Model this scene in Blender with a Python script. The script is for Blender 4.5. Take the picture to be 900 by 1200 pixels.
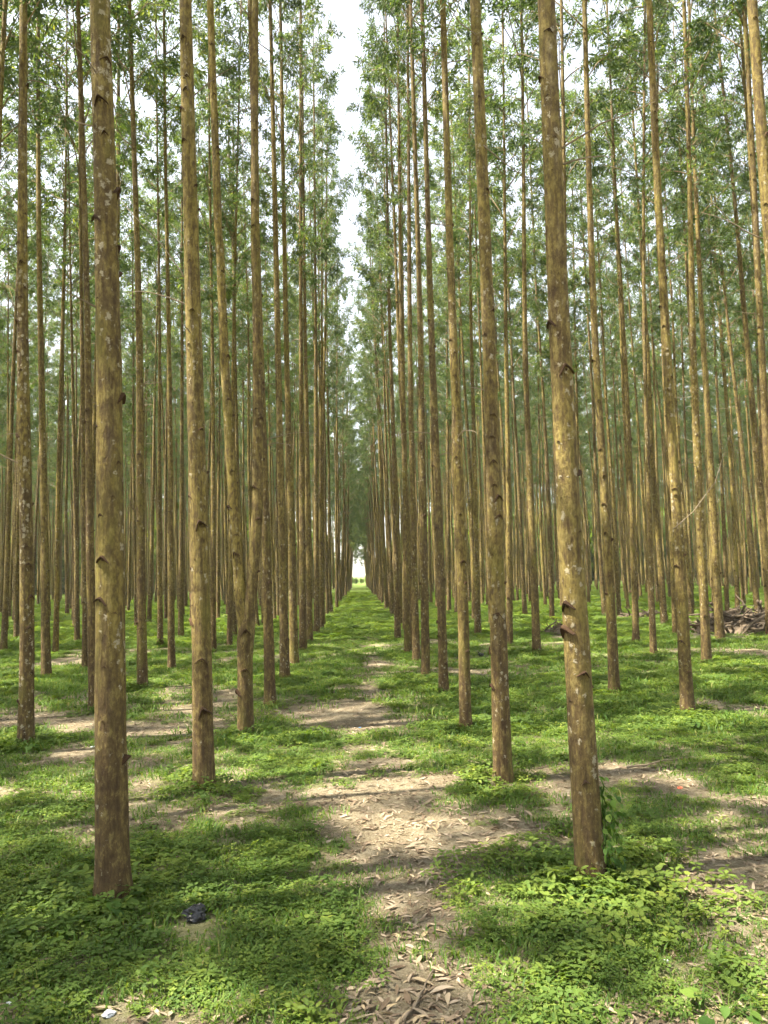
import bpy, math, random
import numpy as np
from mathutils import Vector, Matrix, Euler

scene = bpy.context.scene
for o in list(bpy.data.objects):
    bpy.data.objects.remove(o)
R = math.radians

# ------------------------------------------------------------------ camera
EYE = 1.65
FPX = 924.0                                   # focal length in pixels of the 900 x 1200 photograph
CAM_ROT = Matrix.Rotation(R(-1.91), 3, 'Z') @ Matrix.Rotation(R(90 + 4.54), 3, 'X') @ Matrix.Rotation(R(-1.4), 3, 'Z')
cam_data = bpy.data.cameras.new('camera')
cam_data.sensor_fit = 'VERTICAL'
cam_data.sensor_height = 36.0
cam_data.sensor_width = 27.0
cam_data.lens = FPX / 1200.0 * 36.0
cam_data.clip_start = 0.05
cam_data.clip_end = 6000
cam = bpy.data.objects.new('camera', cam_data)
scene.collection.objects.link(cam)
cam.matrix_world = Matrix.Translation((0, 0, EYE)) @ CAM_ROT.to_4x4()
scene.camera = cam

# ------------------------------------------------------------------ sky, sun, exposure
SUN_EL, SUN_AZ = R(61), R(258)                # azimuth clockwise from +Y: the sun stands left and a little behind
sun_dir = Vector((math.sin(SUN_AZ) * math.cos(SUN_EL), math.cos(SUN_AZ) * math.cos(SUN_EL), math.sin(SUN_EL)))
world = bpy.data.worlds.new('World')
scene.world = world
world.use_nodes = True
wn, wl = world.node_tree.nodes, world.node_tree.links
wn.clear()
sky = wn.new('ShaderNodeTexSky')
sky.sky_type = 'NISHITA'
sky.sun_disc = False
sky.sun_elevation = SUN_EL
sky.sun_rotation = SUN_AZ
sky.air_density = 1.2
sky.dust_density = 2.0
sky.ozone_density = 1.0
hsv = wn.new('ShaderNodeHueSaturation')
hsv.inputs['Saturation'].default_value = 0.35
bg = wn.new('ShaderNodeBackground')
bg.inputs['Strength'].default_value = 0.1
wo = wn.new('ShaderNodeOutputWorld')
wl.new(sky.outputs[0], hsv.inputs['Color'])
wl.new(hsv.outputs[0], bg.inputs['Color'])
wl.new(bg.outputs[0], wo.inputs['Surface'])

sd = bpy.data.lights.new('sun', 'SUN')
sd.energy = 5.0
sd.angle = R(0.55)
sd.color = (1.0, 0.92, 0.76)
sun = bpy.data.objects.new('sun', sd)
scene.collection.objects.link(sun)
sun.rotation_euler = (-sun_dir).to_track_quat('-Z', 'Y').to_euler()

scene.view_settings.view_transform = 'Standard'
scene.view_settings.look = 'None'
scene.view_settings.gamma = 1.0
scene.view_settings.use_curve_mapping = False
scene.view_settings.exposure = 2.28
scene.render.engine = 'CYCLES'
scene.cycles.max_bounces = 6
scene.cycles.diffuse_bounces = 4
scene.cycles.transmission_bounces = 4
scene.cycles.sample_clamp_indirect = 6.0
scene.cycles.use_adaptive_sampling = True
scene.cycles.adaptive_threshold = 0.03
scene.cycles.adaptive_min_samples = 16

rng = np.random.default_rng(7)
random.seed(7)
COL = scene.collection

# ------------------------------------------------------------------ helpers
def ray(px, py):
    return CAM_ROT @ Vector((px - 450.0, -(py - 600.0), -FPX)).normalized()
def ground_at(px, py):
    d = ray(px, py)
    t = -EYE / d.z
    return Vector((d.x * t, d.y * t, 0.0))
def at_depth(px, py, Y):
    d = ray(px, py)
    t = Y / d.y
    return Vector((d.x * t, Y, EYE + d.z * t))
CAM_INV = CAM_ROT.transposed()
def project(p):
    v = CAM_INV @ (Vector(p) - Vector((0, 0, EYE)))
    if v.z > -0.05:
        return None
    return (450 + FPX * v.x / -v.z, 600 - FPX * v.y / -v.z)

def link_mesh(name, verts, faces, mats, parent=None, midx=None, smooth=True, attr=None):
    me = bpy.data.meshes.new(name)
    me.from_pydata([tuple(v) for v in verts], [], [tuple(f) for f in faces])
    finish_mesh(me, mats, midx, smooth, attr)
    return obj(name, me, parent)
def finish_mesh(me, mats, midx=None, smooth=True, attr=None):
    for m in (mats if isinstance(mats, (list, tuple)) else [mats]):
        me.materials.append(m)
    if midx is not None:
        me.polygons.foreach_set('material_index', np.asarray(midx, dtype=np.int32))
    if smooth:
        me.polygons.foreach_set('use_smooth', np.ones(len(me.polygons), dtype=bool))
    if attr:
        for k, (dom, vals) in attr.items():
            a = me.attributes.new(k, 'FLOAT', dom)
            a.data.foreach_set('value', np.asarray(vals, dtype=np.float32))
    me.update()
def obj(name, me, parent=None):
    o = bpy.data.objects.new(name, me)
    COL.objects.link(o)
    if parent is not None:
        o.parent = parent
    return o
def tag(o, label=None, cat=None, group=None, kind=None):
    if label: o['label'] = label
    if cat: o['category'] = cat
    if group: o['group'] = group
    if kind: o['kind'] = kind
    return o
def empty(name, loc=(0, 0, 0)):
    o = bpy.data.objects.new(name, None)
    o.empty_display_size = 0.1
    COL.objects.link(o)
    o.location = loc
    return o

class Geo:
    """collects vertices, faces, a material index and a per-face tint"""
    def __init__(s):
        s.v, s.f, s.m, s.t = [], [], [], []
    def add(s, verts, faces, m=0, t=0.5):
        b = len(s.v)
        s.v.extend(verts)
        s.f.extend([tuple(i + b for i in f) for f in faces])
        s.m.extend([m] * len(faces))
        s.t.extend([t] * len(faces))
    def mesh(s, name, mats, smooth=True):
        me = bpy.data.meshes.new(name)
        me.from_pydata([tuple(v) for v in s.v], [], s.f)
        finish_mesh(me, mats, s.m, smooth, {'tint': ('FACE', s.t)})
        return me

def tube(g, pts, radii, n=5, m=0, t=0.5, cap=True):
    pts = [Vector(p) for p in pts]
    verts, faces = [], []
    for i, p in enumerate(pts):
        d = (pts[min(i + 1, len(pts) - 1)] - pts[max(i - 1, 0)]).normalized()
        a = d.cross(Vector((0, 0, 1)))
        if a.length < 0.05:
            a = Vector((1, 0, 0))
        a.normalize()
        b = d.cross(a)
        for k in range(n):
            w = 2 * math.pi * k / n
            verts.append(p + (a * math.cos(w) + b * math.sin(w)) * radii[i])
    for i in range(len(pts) - 1):
        for k in range(n):
            k2 = (k + 1) % n
            faces.append((i * n + k, i * n + k2, (i + 1) * n + k2, (i + 1) * n + k))
    if cap:
        faces.append(tuple(range(n - 1, -1, -1)))
        faces.append(tuple((len(pts) - 1) * n + k for k in range(n)))
    g.add(verts, faces, m, t)

# 2-D value noise for the ground cover and the litter
_perm = np.random.default_rng(3).random((64, 64))
def vnoise(x, y, s):
    x = np.asarray(x, float) * s + 1000.3; y = np.asarray(y, float) * s + 1000.7
    xi, yi = np.floor(x).astype(int), np.floor(y).astype(int)
    fx, fy = x - xi, y - yi
    fx = fx * fx * (3 - 2 * fx); fy = fy * fy * (3 - 2 * fy)
    g = lambda a, b: _perm[a % 64, b % 64]
    return (g(xi, yi) * (1 - fx) + g(xi + 1, yi) * fx) * (1 - fy) + (g(xi, yi + 1) * (1 - fx) + g(xi + 1, yi + 1) * fx) * fy
def fbm(x, y, s):
    return (vnoise(x, y, s) + 0.5 * vnoise(x, y, 2.1 * s) + 0.25 * vnoise(x, y, 4.3 * s)) / 1.75

# ------------------------------------------------------------------ materials
def new_mat(name):
    m = bpy.data.materials.new(name)
    m.use_nodes = True
    nt = m.node_tree
    nt.nodes.clear()
    out = nt.nodes.new('ShaderNodeOutputMaterial')
    return m, nt, nt.nodes, nt.links, out
def node(nt, typ, **kw):
    n = nt.nodes.new(typ)
    for k, v in kw.items():
        if k in n.inputs:
            n.inputs[k].default_value = v
        else:
            setattr(n, k, v)
    return n
def mixc(nt, fac, a, b, mode='MIX'):
    n = nt.nodes.new('ShaderNodeMix')
    n.data_type = 'RGBA'; n.blend_type = mode
    for s, v in ((0, fac), (6, a), (7, b)):
        if hasattr(v, 'is_output') or isinstance(v, bpy.types.NodeSocket):
            nt.links.new(v, n.inputs[s])
        else:
            n.inputs[s].default_value = v if s == 0 else (*v, 1)
    return n.outputs[2]
def maprange(nt, v, a, b, c=0.0, d=1.0):
    n = nt.nodes.new('ShaderNodeMapRange')
    nt.links.new(v, n.inputs[0])
    for i, x in enumerate((a, b, c, d)):
        n.inputs[i + 1].default_value = x
    return n.outputs[0]
def math_n(nt, op, a, b=None):
    n = nt.nodes.new('ShaderNodeMath'); n.operation = op
    for i, v in enumerate((a, b)):
        if v is None: continue
        if isinstance(v, bpy.types.NodeSocket): nt.links.new(v, n.inputs[i])
        else: n.inputs[i].default_value = v
    return n.outputs[0]
def ramp(nt, v, stops):
    n = nt.nodes.new('ShaderNodeValToRGB')
    e = n.color_ramp.elements
    while len(e) < len(stops): e.new(0.5)
    for i, (p, c) in enumerate(stops):
        e[i].position = p; e[i].color = (*c, 1)
    nt.links.new(v, n.inputs[0])
    return n.outputs[0]

def bark_material():
    m, nt, N, L, out = new_mat('bark')
    tc = N.new('ShaderNodeTexCoord')
    oi = N.new('ShaderNodeObjectInfo')
    off = N.new('ShaderNodeVectorMath'); off.operation = 'SCALE'
    comb = N.new('ShaderNodeCombineXYZ')
    for i in range(3): L.new(oi.outputs['Random'], comb.inputs[i])
    L.new(comb.outputs[0], off.inputs[0]); off.inputs['Scale'].default_value = 57.0
    add = N.new('ShaderNodeVectorMath'); add.operation = 'ADD'
    L.new(tc.outputs['Object'], add.inputs[0]); L.new(off.outputs[0], add.inputs[1])
    def mapped(sx, sz):
        mp = N.new('ShaderNodeMapping'); mp.inputs['Scale'].default_value = (sx, sx, sz)
        L.new(add.outputs[0], mp.inputs[0]); return mp.outputs[0]
    def noise(vec, scale, det=3.0, rough=0.55):
        n = node(nt, 'ShaderNodeTexNoise', Scale=scale, Detail=det, Roughness=rough)
        L.new(vec, n.inputs['Vector']); return n.outputs['Fac']
    sep = N.new('ShaderNodeSeparateXYZ'); L.new(tc.outputs['Object'], sep.inputs[0])
    z = sep.outputs['Z']
    broad = noise(mapped(5, 1.3), 1.0, 4)
    streak = noise(mapped(42, 3.2), 1.0, 4, 0.6)
    fine = noise(mapped(95, 40), 1.0, 3, 0.65)
    c = mixc(nt, maprange(nt, broad, 0.36, 0.64), (0.14, 0.102, 0.036), (0.265, 0.206, 0.046))
    # every tree has its own tone: duller brown or more yellow
    c = mixc(nt, maprange(nt, oi.outputs['Random'], 0.0, 1.0, 0.0, 0.7), c, (0.125, 0.088, 0.045))
    # golden bark on some stems
    ocg = N.new('ShaderNodeSeparateColor'); L.new(oi.outputs['Color'], ocg.inputs[0])
    gold = math_n(nt, 'MULTIPLY', ocg.outputs[1], maprange(nt, broad, 0.3, 0.62, 0.45, 1.0))
    c = mixc(nt, gold, c, (0.31, 0.24, 0.062))
    # grey peeled streaks
    grey = noise(mapped(11, 1.6), 1.0, 3, 0.6)
    c = mixc(nt, maprange(nt, grey, 0.60, 0.72, 0.0, 0.6), c, (0.27, 0.215, 0.13))
    # fibrous reddish foot
    foot = maprange(nt, z, 0.15, 1.7, 0.85, 0.0)
    c = mixc(nt, foot, c, (0.12, 0.079, 0.034))
    mott = noise(mapped(26, 13), 1.0, 6, 0.7)
    c = mixc(nt, maprange(nt, streak, 0.33, 0.55, 0.75, 0.0), c, (0.06, 0.035, 0.018))
    c = mixc(nt, maprange(nt, mott, 0.36, 0.54, 0.8, 0.0), c, (0.055, 0.034, 0.017))
    c = mixc(nt, maprange(nt, mott, 0.53, 0.66, 0.0, 0.65), c, (0.31, 0.248, 0.09))
    c = mixc(nt, maprange(nt, fine, 0.35, 0.6, 0.4, 0.0), c, (0.05, 0.03, 0.015))
    # moss on one side of some trunks
    moss = noise(mapped(3.2, 0.9), 1.7, 4, 0.6)
    c = mixc(nt, maprange(nt, moss, 0.55, 0.72, 0.0, 0.5), c, (0.17, 0.155, 0.03))
    # pale lichen spots
    v = node(nt, 'ShaderNodeTexVoronoi', Scale=27.0, Randomness=1.0)
    dn = node(nt, 'ShaderNodeTexNoise', Scale=60.0, Detail=2.0)
    L.new(add.outputs[0], dn.inputs['Vector'])
    va = N.new('ShaderNodeVectorMath'); va.operation = 'MULTIPLY_ADD'
    L.new(dn.outputs['Color'], va.inputs[0]); va.inputs[1].default_value = (0.045, 0.045, 0.045)
    L.new(mapped(1.0, 0.75), va.inputs[2])
    L.new(va.outputs[0], v.inputs['Vector'])
    sc = N.new('ShaderNodeSeparateColor'); L.new(v.outputs['Color'], sc.inputs[0])
    oc = N.new('ShaderNodeSeparateColor'); L.new(oi.outputs['Color'], oc.inputs[0]); gain = oc.outputs[0]     # some stems carry far more lichen
    frac2 = math_n(nt, 'FRACT', math_n(nt, 'MULTIPLY', oi.outputs['Random'], 17.3))
    zone = noise(mapped(4.0, 1.1), 1.1, 2)
    size = math_n(nt, 'MULTIPLY', math_n(nt, 'MULTIPLY', sc.outputs[0], maprange(nt, zone, 0.38, 0.56, 0.3, 1.0)), math_n(nt, 'ADD', math_n(nt, 'MULTIPLY', frac2, 0.14), math_n(nt, 'ADD', math_n(nt, 'MULTIPLY', gain, 0.17), 0.4)))
    spot = math_n(nt, 'SUBTRACT', size, v.outputs['Distance'])
    sel = math_n(nt, 'GREATER_THAN', sc.outputs[1], 0.3)
    low = maprange(nt, z, 4.5, 7.0, 1.0, 0.3)
    spotf = math_n(nt, 'MULTIPLY', math_n(nt, 'MULTIPLY', maprange(nt, spot, 0.0, 0.2, 0.0, 0.8), sel), low)
    c = mixc(nt, spotf, c, (0.37, 0.325, 0.225))
    b = N.new('ShaderNodeBsdfPrincipled')
    L.new(c, b.inputs['Base Color'])
    b.inputs['Roughness'].default_value = 0.85
    b.inputs['Specular IOR Level'].default_value = 0.25
    h1 = math_n(nt, 'MULTIPLY', streak, maprange(nt, z, 0.2, 2.2, 1.3, 0.45))
    h = math_n(nt, 'ADD', math_n(nt, 'ADD', h1, math_n(nt, 'MULTIPLY', fine, 0.5)), math_n(nt, 'MULTIPLY', mott, 0.7))
    h = math_n(nt, 'ADD', h, math_n(nt, 'MULTIPLY', spotf, 0.25))
    bp = N.new('ShaderNodeBump'); bp.inputs['Strength'].default_value = 1.0; bp.inputs['Distance'].default_value = 0.016
    L.new(h, bp.inputs['Height']); L.new(bp.outputs[0], b.inputs['Normal'])
    L.new(b.outputs[0], out.inputs[0])
    return m

def plain_material(name, c1, c2, scale=20.0, rough=0.8, spec=0.3, bump=0.3, bdist=0.01):
    m, nt, N, L, out = new_mat(name)
    tc = N.new('ShaderNodeTexCoord')
    n = node(nt, 'ShaderNodeTexNoise', Scale=scale, Detail=4.0, Roughness=0.6)
    L.new(tc.outputs['Object'], n.inputs['Vector'])
    oi = N.new('ShaderNodeObjectInfo')
    f = math_n(nt, 'ADD', maprange(nt, n.outputs['Fac'], 0.3, 0.7, 0.0, 0.7), math_n(nt, 'MULTIPLY', oi.outputs['Random'], 0.3))
    c = mixc(nt, f, c1, c2)
    b = N.new('ShaderNodeBsdfPrincipled')
    L.new(c, b.inputs['Base Color'])
    b.inputs['Roughness'].default_value = rough
    b.inputs['Specular IOR Level'].default_value = spec
    bp = N.new('ShaderNodeBump'); bp.inputs['Strength'].default_value = bump; bp.inputs['Distance'].default_value = bdist
    L.new(n.outputs['Fac'], bp.inputs['Height']); L.new(bp.outputs[0], b.inputs['Normal'])
    L.new(b.outputs[0], out.inputs[0])
    return m

def leaf_material(name, stops, trans_gain=(1.9, 1.9, 0.6), tfac=0.45, rough=0.5, spec=0.35, objvar=0.25):
    m, nt, N, L, out = new_mat(name)
    at = N.new('ShaderNodeAttribute'); at.attribute_name = 'tint'
    oi = N.new('ShaderNodeObjectInfo')
    f = math_n(nt, 'ADD', math_n(nt, 'MULTIPLY', at.outputs['Fac'], 1.0 - objvar), math_n(nt, 'MULTIPLY', oi.outputs['Random'], objvar))
    c = ramp(nt, f, stops)
    b = N.new('ShaderNodeBsdfPrincipled')
    L.new(c, b.inputs['Base Color'])
    b.inputs['Roughness'].default_value = rough
    b.inputs['Specular IOR Level'].default_value = spec
    t = N.new('ShaderNodeBsdfTranslucent')
    L.new(mixc(nt, 1.0, c, trans_gain, 'MULTIPLY'), t.inputs['Color'])
    mx = N.new('ShaderNodeMixShader'); mx.inputs[0].default_value = tfac
    L.new(b.outputs[0], mx.inputs[1]); L.new(t.outputs[0], mx.inputs[2])
    L.new(mx.outputs[0], out.inputs[0])
    return m

M_BARK = bark_material()
M_SCAR = plain_material('scar_bark', (0.028, 0.015, 0.009), (0.10, 0.058, 0.03), 60, 0.9, 0.2, 0.6)
M_TWIG = plain_material('dead_wood', (0.13, 0.095, 0.06), (0.25, 0.2, 0.14), 30, 0.85, 0.25, 0.4)
M_WOOD = plain_material('limb_wood', (0.13, 0.095, 0.05), (0.21, 0.16, 0.085), 12, 0.85, 0.25, 0.3)
M_LEAF = leaf_material('eucalypt_leaf', [(0.0, (0.036, 0.066, 0.034)), (0.45, (0.07, 0.11, 0.052)), (0.8, (0.115, 0.155, 0.06)), (1.0, (0.23, 0.24, 0.05))])
M_WEED = leaf_material('weed_leaf', [(0.0, (0.05, 0.095, 0.022)), (0.5, (0.105, 0.165, 0.032)), (0.85, (0.17, 0.22, 0.038)), (1.0, (0.25, 0.27, 0.05))], tfac=0.35, rough=0.65, spec=0.22, objvar=0.5)
M_GRASS = leaf_material('grass_blade', [(0.0, (0.05, 0.11, 0.02)), (0.5, (0.085, 0.155, 0.028)), (0.85, (0.14, 0.19, 0.04)), (1.0, (0.28, 0.24, 0.1))], tfac=0.35, rough=0.6, spec=0.25)
M_DRY = leaf_material('dry_leaf', [(0.0, (0.09, 0.058, 0.034)), (0.45, (0.2, 0.15, 0.1)), (0.8, (0.34, 0.275, 0.2)), (1.0, (0.42, 0.32, 0.18))], (1.1, 0.9, 0.6), 0.12, 0.7, 0.3, 0.25)
M_VINE = leaf_material('vine_leaf', [(0.0, (0.04, 0.09, 0.018)), (0.6, (0.075, 0.14, 0.026)), (1.0, (0.14, 0.2, 0.035))], tfac=0.35, rough=0.65, spec=0.2, objvar=1.0)

# ------------------------------------------------------------------ ground
def blob(px, py, rx, ry, s):
    c = ground_at(px, py)
    a, b = ground_at(px + rx, py), ground_at(px, max(py - ry, 700))
    b2 = ground_at(px, py + ry)
    return (c.x, c.y, abs(a.x - c.x), 0.5 * abs(b.y - b2.y), s)
BLOBS = [blob(*b) for b in [
    (440, 1185, 70, 60, -.8), (465, 1095, 85, 50, -.75), (485, 1000, 78, 50, -.75), (560, 985, 70, 30, -.35),
    (440, 945, 55, 38, -.6), (420, 880, 40, 42, -.6), (412, 822, 40, 30, -.7), (424, 788, 30, 14, -.4),
    (600, 1010, 50, 22, -.2), (790, 902, 95, 22, -.75), (640, 836, 55, 14, -.7), (705, 850, 40, 12, -.5),
    (560, 790, 60, 8, -.5), (70, 775, 60, 8, -.45), (50, 838, 60, 8, -.4), (190, 858, 70, 7, -.45), (20, 945, 40, 9, -.4),
    (835, 1045, 70, 42, -.6), (870, 940, 60, 15, -.4), (215, 1052, 26, 12, -.6), (350, 880, 40, 10, -.4),
    (580, 1150, 40, 20, -.3), (30, 1185, 60, 20, -.35), (300, 850, 60, 8, -.4), (760, 1190, 40, 16, -.4),
    (80, 1000, 110, 50, .35), (230, 1120, 160, 60, .4), (300, 1000, 90, 50, .3), (695, 1085, 120, 60, .45), (850, 870, 90, 26, .4),
    (800, 800, 120, 20, .4), (560, 940, 60, 20, .2), (340, 960, 60, 30, .3), (660, 730, 100, 16, .4), (420, 735, 60, 15, .2)]]
def green_at(x, y):
    x = np.asarray(x, float); y = np.asarray(y, float)
    g = 0.62 + 1.1 * (fbm(x, y, 0.55) - 0.5) + 0.75 * (fbm(x, y, 1.9) - 0.5) + 0.75 * (fbm(x, y, 5.0) - 0.5)
    for cx, cy, rx, ry, s in BLOBS:
        q = ((x - cx) / rx) ** 2 + ((y - cy) / max(ry, 0.12)) ** 2
        g = g + ((0.58 if cy < 6 else 0.36) if s < 0 else 0.6) * s * np.exp(-q * 0.9)
    # the trodden strip up the middle of the aisle
    wob = 0.12 * np.sin(y * 0.55) + 0.05 * np.sin(y * 1.7 + 1)
    g = g - 0.25 * np.exp(-((x - 0.0 - wob) / 0.3) ** 2) * np.clip((y - 2) / 4, 0, 1) * np.clip((34 - y) / 16, 0, 1)
    g = g + 0.45 * np.clip((y - 45) / 30, 0, 1)
    return np.clip(g, 0, 1)
def height_at(x, y):
    return 0.05 * (fbm(x, y, 0.33) - 0.5) + 0.018 * (fbm(x, y, 2.2) - 0.5)

def spaced(lo, hi, fine, d0, grow, far):
    a = [0.0]; s = d0
    while a[-1] < far:
        if a[-1] > fine: s *= grow
        a.append(a[-1] + s)
    return a
xs = spaced(0, 0, 6, 0.09, 1.09, 2500); xs = [-v for v in xs[:0:-1]] + xs
ys = spaced(0, 0, 14, 0.09, 1.06, 3000); back = spaced(0, 0, 1, 0.3, 1.3, 2500); ys = [-v for v in back[:0:-1]] + ys
X, Y = np.meshgrid(np.array(xs), np.array(ys))
Z = height_at(X, Y)
nx, ny = len(xs), len(ys)
ii = np.arange(nx * ny).reshape(ny, nx)
quads = np.stack([ii[:-1, :-1], ii[:-1, 1:], ii[1:, 1:], ii[1:, :-1]], -1).reshape(-1, 4)
gme = bpy.data.meshes.new('ground')
gme.from_pydata(np.stack([X, Y, Z], -1).reshape(-1, 3).tolist(), [], quads.tolist())
def ground_material():
    m, nt, N, L, out = new_mat('forest_floor')
    at = N.new('ShaderNodeAttribute'); at.attribute_name = 'green'
    tc = N.new('ShaderNodeTexCoord')
    def noise(s, d=4.0, r=0.6):
        n = node(nt, 'ShaderNodeTexNoise', Scale=s, Detail=d, Roughness=r)
        L.new(tc.outputs['Object'], n.inputs['Vector']); return n.outputs['Fac']
    n1, n2, n3, n4 = noise(2.2), noise(14), noise(70, 5, 0.7), noise(0.25, 3)
    soil = mixc(nt, maprange(nt, n1, 0.35, 0.65), (0.15, 0.122, 0.08), (0.255, 0.217, 0.148))
    soil = mixc(nt, maprange(nt, n2, 0.38, 0.62, 0.0, 0.6), soil, (0.12, 0.09, 0.05))
    soil = mixc(nt, maprange(nt, n3, 0.5, 0.68, 0.0, 0.75), soil, (0.34, 0.295, 0.205))
    soil = mixc(nt, maprange(nt, n3, 0.28, 0.42, 0.7, 0.0), soil, (0.06, 0.045, 0.03))
    grn = mixc(nt, maprange(nt, n2, 0.35, 0.65), (0.06, 0.1, 0.02), (0.125, 0.18, 0.034))
    grn = mixc(nt, maprange(nt, n4, 0.4, 0.62), grn, (0.135, 0.19, 0.036))
    grn = mixc(nt, maprange(nt, n3, 0.55, 0.7, 0.0, 0.5), grn, (0.2, 0.2, 0.08))
    grn = mixc(nt, maprange(nt, n3, 0.28, 0.45, 0.6, 0.0), grn, (0.03, 0.05, 0.014))
    f = math_n(nt, 'ADD', at.outputs['Fac'], math_n(nt, 'MULTIPLY', math_n(nt, 'SUBTRACT', n2, 0.5), 0.9))
    # bare soil shows under near plants, a green mat farther off
    sep = N.new('ShaderNodeSeparateXYZ'); L.new(tc.outputs['Object'], sep.inputs[0])
    cover = maprange(nt, sep.outputs['Y'], 5.0, 22.0, 0.35, 1.0)
    c = mixc(nt, math_n(nt, 'MULTIPLY', maprange(nt, f, 0.36, 0.62), cover), soil, grn)
    b = N.new('ShaderNodeBsdfPrincipled')
    L.new(c, b.inputs['Base Color'])
    b.inputs['Roughness'].default_value = 0.95; b.inputs['Specular IOR Level'].default_value = 0.15
    bp = N.new('ShaderNodeBump'); bp.inputs['Strength'].default_value = 0.8; bp.inputs['Distance'].default_value = 0.03
    L.new(math_n(nt, 'ADD', n3, n2), bp.inputs['Height']); L.new(bp.outputs[0], b.inputs['Normal'])
    L.new(b.outputs[0], out.inputs[0])
    return m
finish_mesh(gme, ground_material(), None, True, {'green': ('POINT', green_at(X, Y).reshape(-1))})
ground = tag(obj('ground', gme), kind='structure')

# ------------------------------------------------------------------ trees
def radius_at(r0, h, H):
    r = r0 * math.exp(-h / 12.5) * min(1.0, (H - h) / 2.5 + 0.12)
    return max(r, 0.006) * (1 + 0.12 * math.exp(-h / 0.3) + 0.22 * math.exp(-h / 0.05))

SCAR_V, SCAR_F = [], []
def build_scar():
    """an eyebrow of swollen bark arching over the dark hole of a shed branch; x = outward, y = across, z = up; unit width 1"""
    n = 9
    for i in range(n):
        a = i / (n - 1) * 2 - 1
        zc = 0.16 - 0.62 * abs(a) ** 1.25
        w = 0.15 * (1 - 0.72 * abs(a))
        out_ = 0.30 * (1 - abs(a) ** 1.6)
        for (dx, dz) in ((-0.25, 0.9 * w + 0.03), (out_ * 0.75, 0.55 * w), (out_, -0.35 * w), (-0.2, -0.9 * w)):
            SCAR_V.append((dx, a * 0.55, zc + dz))
    for i in range(n - 1):
        for k in range(3):
            SCAR_F.append((i * 4 + k, (i + 1) * 4 + k, (i + 1) * 4 + k + 1, i * 4 + k + 1))
    b = len(SCAR_V)                       # the dark knot below
    for i in range(6):
        w = i / 6 * 2 * math.pi
        SCAR_V.append((-0.1, 0.2 * math.cos(w), -0.16 + 0.2 * math.sin(w)))
    SCAR_V.append((0.16, 0.02, -0.12))
    for i in range(6):
        SCAR_F.append((b + i, b + (i + 1) % 6, b + 6))
build_scar()
scar_mesh = bpy.data.meshes.new('branch_scar')
scar_mesh.from_pydata(SCAR_V, [], SCAR_F)
finish_mesh(scar_mesh, M_SCAR)

class Trunk:
    def __init__(s, pts, r0, H):
        """pts: centre line (relative to the base) up to H"""
        s.p = np.array(pts, float); s.r0 = r0; s.H = H
    def at(s, h):
        z = s.p[:, 2]
        return Vector((float(np.interp(h, z, s.p[:, 0])), float(np.interp(h, z, s.p[:, 1])), h))
    def rad(s, h):
        return radius_at(s.r0, h, s.H)

def trunk_geo(g, tr, sides, rings, seed, m=0, h0=-0.12, rough=0.05):
    rs = np.random.default_rng(seed)
    ph = rs.random(8) * 6.28
    verts, faces = [], []
    for h in rings:
        c = tr.at(max(h, 0)); r = tr.rad(max(h, 0))
        c = Vector((c.x, c.y, h))
        for k in range(sides):
            w = 2 * math.pi * k / sides
            q = 1 + rough * (math.sin(2 * w + ph[0] + 0.8 * h) * 0.5 + math.sin(3 * w + ph[1] - 1.1 * h) * 0.45
                             + math.sin(h * 5.1 + ph[2] + w) * 0.3 + math.sin(h * 11.3 + ph[3] + 2 * w) * 0.2)
            q += 0.10 * math.exp(-max(h, 0) / 0.13) * (math.sin(4 * w + ph[4]) + 0.5 * math.sin(7 * w + ph[5]))
            verts.append((c.x + r * q * math.cos(w), c.y + r * q * math.sin(w), h))
    n = len(rings)
    for i in range(n - 1):
        for k in range(sides):
            k2 = (k + 1) % sides
            faces.append((i * sides + k, i * sides + k2, (i + 1) * sides + k2, (i + 1) * sides + k))
    faces.append(tuple((n - 1) * sides + k for k in range(sides)))
    g.add(verts, faces, m)

def scar_matrix(tr, h, w, size):
    c = tr.at(h); r = tr.rad(h)
    o = Vector((math.cos(w), math.sin(w), 0))
    up = (tr.at(h + 0.1) - tr.at(h - 0.1)).normalized()
    side = up.cross(o).normalized(); o = side.cross(up)
    q = (h * 37.7 + w * 11.3) % 1.0; q2 = (h * 91.1 + w * 5.7) % 1.0
    tl = (q2 - 0.5) * 0.7
    side, up = side * math.cos(tl) + up * math.sin(tl), up * math.cos(tl) - side * math.sin(tl)
    Mx = Matrix((o * size * (0.6 + 0.9 * q2), side * size * (0.55 + 0.6 * q), up * size * (0.45 + 0.75 * q2 * q + 0.2 * q))).transposed()
    return Matrix.Translation(c + o * (r * 0.985)) @ Mx.to_4x4()
def scar_list(seed, lo, hi, step, face=None):
    rs = np.random.default_rng(seed); out = []; h = lo + rs.random() * step
    while h < hi:
        w = rs.random() * 6.283 if (face is None or rs.random() < 0.35) else face + rs.normal() * 0.8
        out.append((h, w, rs.random()))
        h += step * (0.35 + 1.3 * rs.random())
    return out

def leaf_tris(base, dirs, side, nrm, L, W, bend):
    """lance shaped leaf: 4 triangles folded at the midrib; all arrays (n,3)/(n,)"""
    n = len(base)
    L = L[:, None]; W = W[:, None]
    mid = base + dirs * L * 0.42 - nrm * bend[:, None] * L * 0.25
    tip = base + dirs * L - nrm * bend[:, None] * L
    v = np.empty((n, 4, 3))
    v[:, 0] = base; v[:, 1] = mid + side * W * 0.5 + nrm * W * 0.15; v[:, 2] = tip; v[:, 3] = mid - side * W * 0.5 + nrm * W * 0.15
    f = np.arange(n * 4).reshape(n, 4)
    tris = np.concatenate([f[:, [0, 1, 2]], f[:, [0, 2, 3]]])
    return v.reshape(-1, 3), tris

def unit(a):
    return a / np.maximum(np.linalg.norm(a, axis=1, keepdims=True), 1e-6)

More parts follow.
